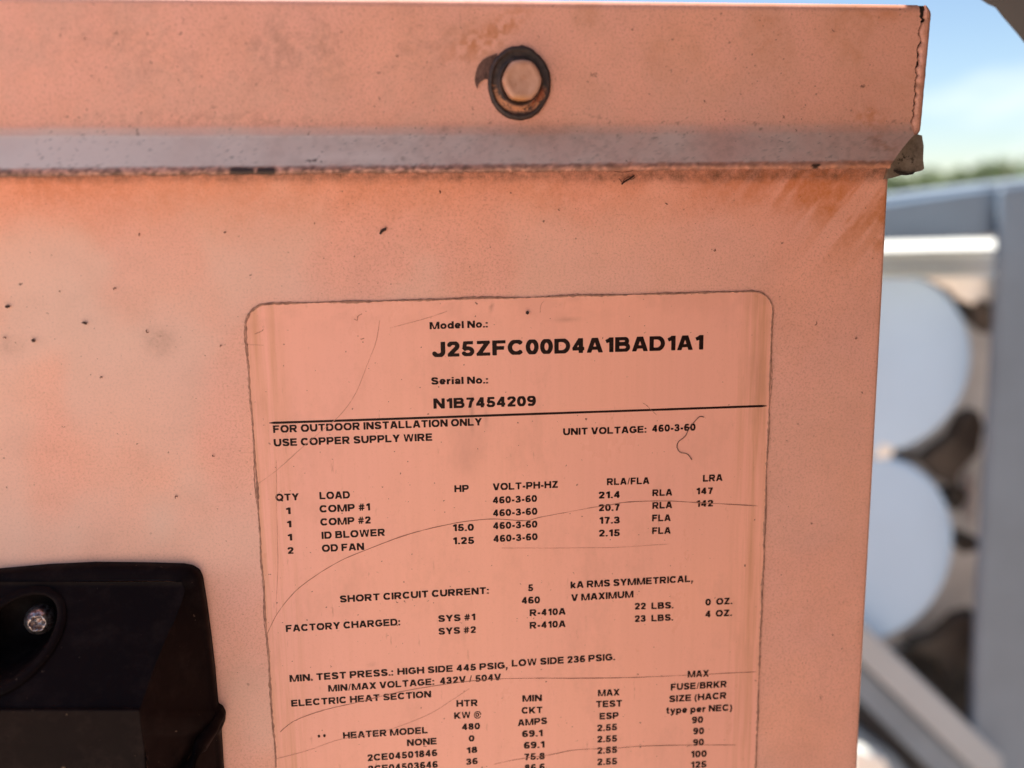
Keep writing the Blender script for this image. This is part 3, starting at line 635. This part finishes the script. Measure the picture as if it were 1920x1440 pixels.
def inobj(pts, wd, nm):
    c = ins.location; ribbon(nm, [tuple(V(a, b, -.0005) - c) for a, b in pline(pts, 16)], wd, DEB, ins, .0002, 0, 3, .5)
inobj([(1165, 346), (1172, 340), (1181, 335), (1190, 328)], .00055, 'body')
for q in ([(1178, 336), (1186, 336), (1191, 332)], [(1168, 341), (1172, 335), (1182, 331)], [(1160, 334), (1168, 343), (1174, 339)], [(1150, 321), (1168, 323), (1188, 320)]): inobj(q, .00016, 'leg')

# ------------------------------------------------------------------ black plastic latch
latch = thing('latch', '', ''); del latch['label']; del latch['category']; latch.parent = cab
def PL(px_, py_, y): return P(px_, py_, y)
bm = bmesh.new()
YB, YO, YI, YT = .0, -.004, -.0045, -.030
# outer outline on the panel, rim and wedge body built as one skin, row by row from outline inwards
def loopify(pts, y, n=None): return [Vector(P(a, b, y)) for a, b in pts]
out0 = [(-420, 1165), (-200, 1090), (0, 1065), (90, 1057), (180, 1053), (270, 1054), (345, 1056), (362, 1059), (375, 1067), (381, 1080), (389, 1130), (397, 1190), (404, 1250), (410, 1318), (418, 1322), (424, 1334), (423, 1350), (416, 1366), (418, 1400), (424, 1500), (440, 1700), (-420, 1900)]
def scl(pts, y, f, dx=0, dy=0):
    """same outline at another depth, shrunk towards the latch centre"""
    res = []
    for a, b in pts:
        p = P(a, b, 0); c = P(60, 1420, 0); q = c + (p - c) * f; res.append(Vector((q[0] + dx, y, q[2] + dy)))
    return res
rows = [scl(out0, .001, 1.0), scl(out0, -.0022, .998), scl(out0, -.0034, .992), scl(out0, -.0042, .978)]
# inner rim edge (photo points), then the step down to the wedge faces
inn = [(-420, 1195), (-200, 1122), (0, 1100), (90, 1092), (180, 1090), (260, 1089), (318, 1089), (332, 1091), (341, 1097), (345, 1106), (340, 1125), (325, 1165), (310, 1200), (290, 1250), (262, 1330), (262, 1340), (266, 1360), (268, 1380), (270, 1400), (276, 1420), (285, 1700), (-420, 1900)]
yin = [-.0055] * 10 + [-.0075, -.0125, -.017, -.023, -.0300, -.0303, -.0300, -.030, -.030, -.030, -.030, -.030]
rows.append([Vector(P(a, b, y)) for (a, b), y in zip(inn, yin)])
# the sloping top face of the wedge, its lower front edge and the front face
n = len(out0)
for rw in rows:
    for v in rw: bm.verts.new(v)
bm.verts.ensure_lookup_table()
for j in range(len(rows) - 1):
    for i in range(n - 1): bm.faces.new([bm.verts[j * n + i], bm.verts[j * n + i + 1], bm.verts[(j + 1) * n + i + 1], bm.verts[(j + 1) * n + i]])
bmesh.ops.recalc_face_normals(bm, faces=bm.faces)
body = from_bm('housing', bm, PLASTIC, latch, False)
m_ = body.modifiers.new('b', 'BEVEL'); m_.width = .0012; m_.segments = 3; m_.angle_limit = math.radians(12)
body.data.polygons.foreach_set('use_smooth', [True] * len(body.data.polygons))
# sloping face with the screw recess: grid with a hole
def slope_y(py_): return -.0062 + (-.0300 + .0062) * max(0, min(1, (py_ - 1098) / (1333 - 1098)))
HC = (15., 1205.); HA = (-.72, .694); HL, HS = 115., 57.
def hole(a, b):
    u = ((a - HC[0]) * HA[0] + (b - HC[1]) * HA[1]) / HL; v = ((a - HC[0]) * HA[1] - (b - HC[1]) * HA[0]) / HS; return u * u + v * v
def hxy(t, f): 
    u = HL * f * math.cos(t); v = (HS * f if f <= 1 else HS + HL * (f - 1)) * math.sin(t); return HC[0] + u * HA[0] + v * HA[1], HC[1] + u * HA[1] - v * HA[0]
nU, nV = 90, 60; verts = []; faces = []
for j in range(nV):
    b = 1091 + (1332 - 1091) * j / (nV - 1)
    xe = np.interp(b, [1094, 1106, 1125, 1165, 1200, 1250, 1330], [341, 347, 342, 327, 312, 292, 264])
    for i in range(nU):
        a = -420 + (xe + 420) * i / (nU - 1); 
        verts.append(P(a, b, slope_y(b) + .0004))
def ab(v): 
    q = pix(np.array([v])); return q[0][0], q[1][0]
for j in range(nV - 1):
    for i in range(nU - 1):
        q = (j * nU + i, j * nU + i + 1, (j + 1) * nU + i + 1, (j + 1) * nU + i)
        if any(hole(*ab(verts[v])) < 1 for v in q): continue
        faces.append(q)
fc = mesh_obj('slope_face', verts, faces, PLASTIC, latch, True)
# rim lip and pocket of the recess
hv = []; NH = 72
for (f_, dy) in ((1.16, -.0002), (1.10, -.0009), (1.03, -.0008), (1.0, .0002), (.97, .013), (.93, .022)):
    for i in range(NH):
        t = 2 * math.pi * i / NH; a, b = hxy(t, max(f_, 1.0))
        p = Vector(P(a, b, slope_y(b))); c = Vector(P(HC[0], HC[1], slope_y(HC[1])))
        if f_ < 1: p = c + (p - c) * f_; p.y = min(p.y + dy, -.0005)
        else: p.y += dy
        hv.append(p)
hf = []
for j in range(5):
    for i in range(NH): hf.append((j * NH + i, j * NH + (i + 1) % NH, (j + 1) * NH + (i + 1) % NH, (j + 1) * NH + i))
hf.append(tuple(range(5 * NH, 6 * NH)))
mesh_obj('screw_pocket', hv, hf, PLASTIC, latch, True)
# front face and diagonal rib
fv = [P(-420, 1331, -.0304), P(262, 1331, -.0304), P(271, 1400, -.0304), P(287, 1700, -.0304), P(-420, 1900, -.0304)]
prism('front_face', [Vector(q) for q in fv], .0015, PLASTIC, latch, .0004)
def tube(name, pts, r_, mat, parent, n=12):
    vs = []; 
    for i, p in enumerate(pts):
        p = Vector(p); t = (Vector(pts[min(i + 1, len(pts) - 1)]) - Vector(pts[max(i - 1, 0)])).normalized(); u = t.orthogonal().normalized(); w_ = t.cross(u)
        rr = r_[i] if isinstance(r_, list) else r_
        for q in range(n): a = 2 * math.pi * q / n; vs.append(p + (u * math.cos(a) + w_ * math.sin(a)) * rr)
    fs = [(j * n + i, j * n + (i + 1) % n, (j + 1) * n + (i + 1) % n, (j + 1) * n + i) for j in range(len(pts) - 1) for i in range(n)]
    fs += [tuple(range(n))[::-1], tuple(range((len(pts) - 1) * n, len(pts) * n))]
    return mesh_obj(name, vs, fs, mat, parent, True)
tube('rib', [P(412, 1342, -.0035), P(395, 1368, -.0075), P(375, 1400, -.013), P(352, 1440, -.018), P(315, 1500, -.022)], [.0016, .0021, .0021, .0021, .0021], PLASTIC, latch)
# torx screw deep in the pocket
scy = -.0085
scp = Vector(P(74, 1163, scy)); srad = (P(98, 1165, scy)[0] - P(70, 1165, scy)[0])
scr = thing('screw', '', ''); del scr['label']; del scr['category']; scr.parent = latch; scr.location = scp
nn = 48; vs = []; prf = [(1.02, .002), (1.0, .0), (.93, -.0011), (.78, -.0021), (.6, -.0027), (.50, -.0029), (.44, -.0024), (.36, -.0006), (.1, -.0004)]
for j, (rr, y) in enumerate(prf):
    for i in range(nn):
        a = 2 * math.pi * i / nn; q = rr * srad
        if j >= 5: q *= 1 + .17 * math.cos(6 * a)
        vs.append((q * math.cos(a), y, q * math.sin(a)))
fs = [(j * nn + i, j * nn + (i + 1) % nn, (j + 1) * nn + (i + 1) % nn, (j + 1) * nn + i) for j in range(len(prf) - 1) for i in range(nn)] + [tuple(range((len(prf) - 1) * nn, len(prf) * nn))]
hd = mesh_obj('screw_head', vs, fs, ZINC, latch, True); hd.location = scp; bpy.data.objects.remove(scr)
hd.rotation_euler = (math.radians(-6), 0, math.radians(8))

# ------------------------------------------------------------------ blurred background: another machine standing in the yard
GREY = simple('blue_grey_paint', (.15, .20, .26), .5, .1, .3, 3); LGREY = simple('pale_grey_paint', (.30, .34, .38), .45, .1, .15, 3)
WHITE = simple('cream_sheet', (.84, .83, .76), .5, 0, .12, 6); DISC = simple('sky_tinted_paint', (.38, .55, .74), .4, 0, .08, 4)  # cover blue carries the reflected sky in its base colour
DIRT_SHADE = simple('debris_and_gap_shade', (.085, .068, .052), .9, 0, .6, 22); OFF = simple('grey_sheet', (.62, .58, .54), .6, 0, .35, 9)
YB_ = .92
un = thing('background_machine', 'blurred blue grey framed machine with two pale round covers behind the cabinet', 'machine')
prism('post', [V(a, b, YB_) for a, b in [(1880, 352), (2010, 330), (1985, 900), (1960, 1600), (1812, 1600), (1836, 1100), (1862, 700)]], .015, GREY, un, .006)
prism('top_rail', [V(1560, 398, YB_ + .02), V(1874, 352, YB_ + .02), V(1874, 442, YB_ + .02), V(1560, 470, YB_ + .02)], .06, GREY, un, .004)
prism('top_rail', [V(1560, 380, YB_ + .09), V(1850, 345, YB_ + .09), V(2050, 322, YB_ + .09), V(2050, 350, YB_ + .09), V(1560, 404, YB_ + .09)], .08, LGREY, un, .004)
for i, (y0, y1) in enumerate(((452, 470), (479, 496), (507, 522))):
    a = [V(1560, y0 + 3, YB_ - .02), V(1868, y0 - 4, YB_ - .02), V(1868, y1 - 4, YB_ - .07), V(1560, y1 + 3, YB_ - .07)]
    prism('louvre', a, .012, WHITE, un, .002)
prism('cover_plate', [V(1520, 440, YB_ + .13), V(1900, 430, YB_ + .13), V(1880, 1620, YB_ + .13), V(1520, 1620, YB_ + .13)], .02, OFF, un)
def dsc(cx, cy, rx, ry, y, nm='round_cover'):
    c = Vector(P(cx, cy, y)); R_ = (P(cx + rx, cy, y) - P(cx, cy, y))[0]; H_ = abs((P(cx, cy - ry, y) - P(cx, cy, y))[2]); vs = []; NN = 72
    pr = [(1.0, .10), (1.0, .006), (.985, .001), (.96, 0), (.9, -.0008), (.5, -.003), (.02, -.0045)]
    for rr, yy in pr:
        for i in range(NN): t = 2 * math.pi * i / NN; vs.append((c.x + R_ * rr * math.cos(t), c.y + yy, c.z + H_ * rr * math.sin(t)))
    fs = [(j * NN + i, j * NN + (i + 1) % NN, (j + 1) * NN + (i + 1) % NN, (j + 1) * NN + i) for j in range(len(pr) - 1) for i in range(NN)] + [tuple(range((len(pr) - 1) * NN, len(pr) * NN))]
    return mesh_obj(nm, vs, fs, DISC, un, True)
dsc(1650, 684, 172, 175, YB_ + .03); dsc(1625, 1035, 163, 178, YB_ + .035)
def lump(nm, pts, mat, par, y, th=.03): return prism(nm, [V(a, b, y) for a, b in pts], th, mat, par, .004)
lump('gap_piece', [(1700, 520), (1868, 516), (1866, 545), (1850, 620), (1828, 560), (1780, 530)], WHITE, un, YB_ + .08)
lump('gap_piece', [(1800, 548), (1822, 566), (1858, 585), (1856, 628), (1832, 606), (1812, 580)], DIRT_SHADE, un, YB_ + .06)
lump('gap_piece', [(1640, 838), (1665, 833), (1700, 850), (1740, 858), (1790, 820), (1812, 780), (1838, 770), (1848, 800), (1838, 850), (1800, 890), (1798, 920), (1770, 905), (1735, 872), (1690, 862), (1640, 862)], DIRT_SHADE, un, YB_ + .05)  # crescent shade around the covers, laid in as dark brown pieces
lump('gap_piece', [(1650, 828), (1680, 838), (1672, 860), (1640, 862)], WHITE, un, YB_ + .028, .02)
lump('gap_piece', [(1776, 925), (1812, 915), (1820, 935), (1796, 962), (1782, 950)], DIRT_SHADE, un, YB_ + .07)
lump('gap_piece', [(1795, 1000), (1835, 1008), (1838, 1032), (1808, 1040), (1798, 1020)], DIRT_SHADE, un, YB_ + .07)
lump('gap_piece', [(1700, 1214), (1760, 1195), (1800, 1160), (1836, 1150), (1836, 1215), (1812, 1240), (1790, 1300), (1760, 1240)], DIRT_SHADE, un, YB_ + .06)
VOID = simple('dark_void', (.05, .05, .055), .8)
lump('brace', [(1560, 1125), (1600, 1150), (1880, 1420), (1880, 1480), (1820, 1440), (1560, 1190)], LGREY, un, YB_ - .02)
lump('brace', [(1560, 1196), (1830, 1452), (1860, 1520), (1800, 1500), (1560, 1262)], GREY, un, YB_ - .0)
lump('gap_backing', [(1540, 1240), (1700, 1330), (1900, 1500), (1900, 1700), (1540, 1700)], VOID, un, YB_ + .06)  # near-black sheet put in for the dark gap under the braces
lump('brace', [(1560, 1330), (1680, 1420), (1760, 1520), (1700, 1540), (1560, 1400)], GREY, un, YB_ + .01)
lump('foot', [(1600, 1405), (1660, 1425), (1690, 1500), (1600, 1520)], WHITE, un, YB_ - .05)
lump('gap_piece', [(1690, 512), (1850, 508), (1856, 540), (1868, 560), (1864, 618), (1846, 600), (1830, 572), (1800, 560), (1790, 545), (1740, 522)], WHITE, un, YB_ + .02, .015)
lump('gap_piece', [(1840, 560), (1866, 572), (1862, 630), (1838, 606), (1830, 585)], DIRT_SHADE, un, YB_ + .012, .015)
lump('gap_piece', [(1540, 1225), (1880, 1215), (1880, 1640), (1540, 1640)], DIRT_SHADE, un, YB_ + .115, .01)
lump('gap_piece', [(1815, 880), (1835, 900), (1830, 990), (1812, 960)], OFF, un, YB_ + .07, .02)
# lower frame down to the ground
for xx in (1700, 1950): 
    p = P(xx, 1500, YB_ + .05); prism('post', [Vector((p[0] - .04, p[1], p[2])), Vector((p[0] + .04, p[1], p[2])), Vector((p[0] + .04, p[1], -1.45)), Vector((p[0] - .04, p[1], -1.45))], .08, GREY, un)

# dark curved hood that reaches into the upper right corner
hd_ = thing('overhead_hood', 'dark brown metal hood edge in the upper right corner with an added unseen shading shell', 'hood')
HOOD = simple('dark_brown_metal', (.030, .027, .025), .7, .1, .4, 12)
# long thick shell added unseen past the viewer's right to shade the cabinet's right side
yh = .06
rim = [(1250, -640), (1400, -480), (1560, -300), (1700, -150), (1800, -52), (1834, -4), (1852, 8), (1866, 14), (1880, 32), (1906, 62), (1960, 130), (2030, 260), (2075, 450), (2090, 760), (2090, 1300), (2090, 2100)]
fr = [Vector(P(a, b, yh)) for a, b in rim]
vs = []
for y_ in (yh, yh - .004, -.42):
    for q in fr: vs.append((q.x - .38 * (yh - y_), y_, q.z))
for y_ in (-.42, yh):
    for q in fr: vs.append((q.x + .05 - .38 * (yh - y_), y_, q.z + .03))
nr_ = len(fr); hf = []
for j in range(4):
    for i in range(nr_ - 1): hf.append((j * nr_ + i, j * nr_ + i + 1, (j + 1) * nr_ + i + 1, (j + 1) * nr_ + i))
for i in range(nr_ - 1): hf.append((4 * nr_ + i, 4 * nr_ + i + 1, i + 1, i))
mesh_obj('hood_shade_shell', vs, hf, HOOD, hd_)

# trees at the horizon
k = NB('leaf_green'); k.set(Roughness=.7); k.color(k.mix(k.ramp(k.noise(.35), .35, .7), (.10, .14, .045), (.055, .085, .035))); LEAF = k.m
BARK = simple('bark', (.10, .075, .055), .9)
def tree(px_, top_py, Y, hw, lab):
    base = P(px_, 345, Y); top = P(px_, top_py, Y); h = top[2] + 1.45
    t = thing('tree', lab, 'tree', (base[0], base[1], -1.45), 'trees along the horizon')
    tube('trunk', [(0, 0, 0), (.1, 0, h * .3), (.05, .1, h * .6), (0, 0, h * .85)], [hw * .09, hw * .07, hw * .05, hw * .02], BARK, t, 8)
    vs = []; fs = []; cl = []
    for _ in range(16):
        a = random.uniform(0, 6.28); q = hw * random.random() ** .5 * .8; cl.append((q * math.cos(a), q * math.sin(a), h * random.uniform(.35, .93) - q * .3, hw * random.uniform(.22, .42)))
    for (cx, cy, cz, r_) in cl:
        for _ in range(90):
            v = Vector((random.gauss(0, 1), random.gauss(0, 1), random.gauss(0, 1))).normalized() * r_ * random.uniform(.5, 1.05)
            c = Vector((cx, cy, cz)) + v; s = hw * .07 * random.uniform(.6, 1.3); u = Vector((random.gauss(0, 1), random.gauss(0, 1), random.gauss(0, 1))).normalized(); w_ = u.orthogonal().normalized()
            b = len(vs); vs += [c + u * s, c + w_ * s, c - u * s, c - w_ * s]; fs.append((b, b + 1, b + 2, b + 3))
    mesh_obj('crown', vs, fs, LEAF, t)
for a in [(1690, 326, 60, 3.2, 'low blurred green tree just right of the cabinet corner'), (1738, 316, 62, 3.0, 'low rounded green tree second from the cabinet'),
          (1788, 311, 58, 3.2, 'mid green tree third from the cabinet, above the pale rail'), (1835, 302, 60, 3.0, 'bushy green tree left of the tallest one'),
          (1888, 284, 56, 2.6, 'tallest dark green tree at the right edge of the photo'), (1935, 298, 60, 3.5, 'green tree half cut off by the right edge of the photo'), (1640, 328, 64, 3.5, 'low green tree mostly hidden behind the cabinet')]: tree(*a)
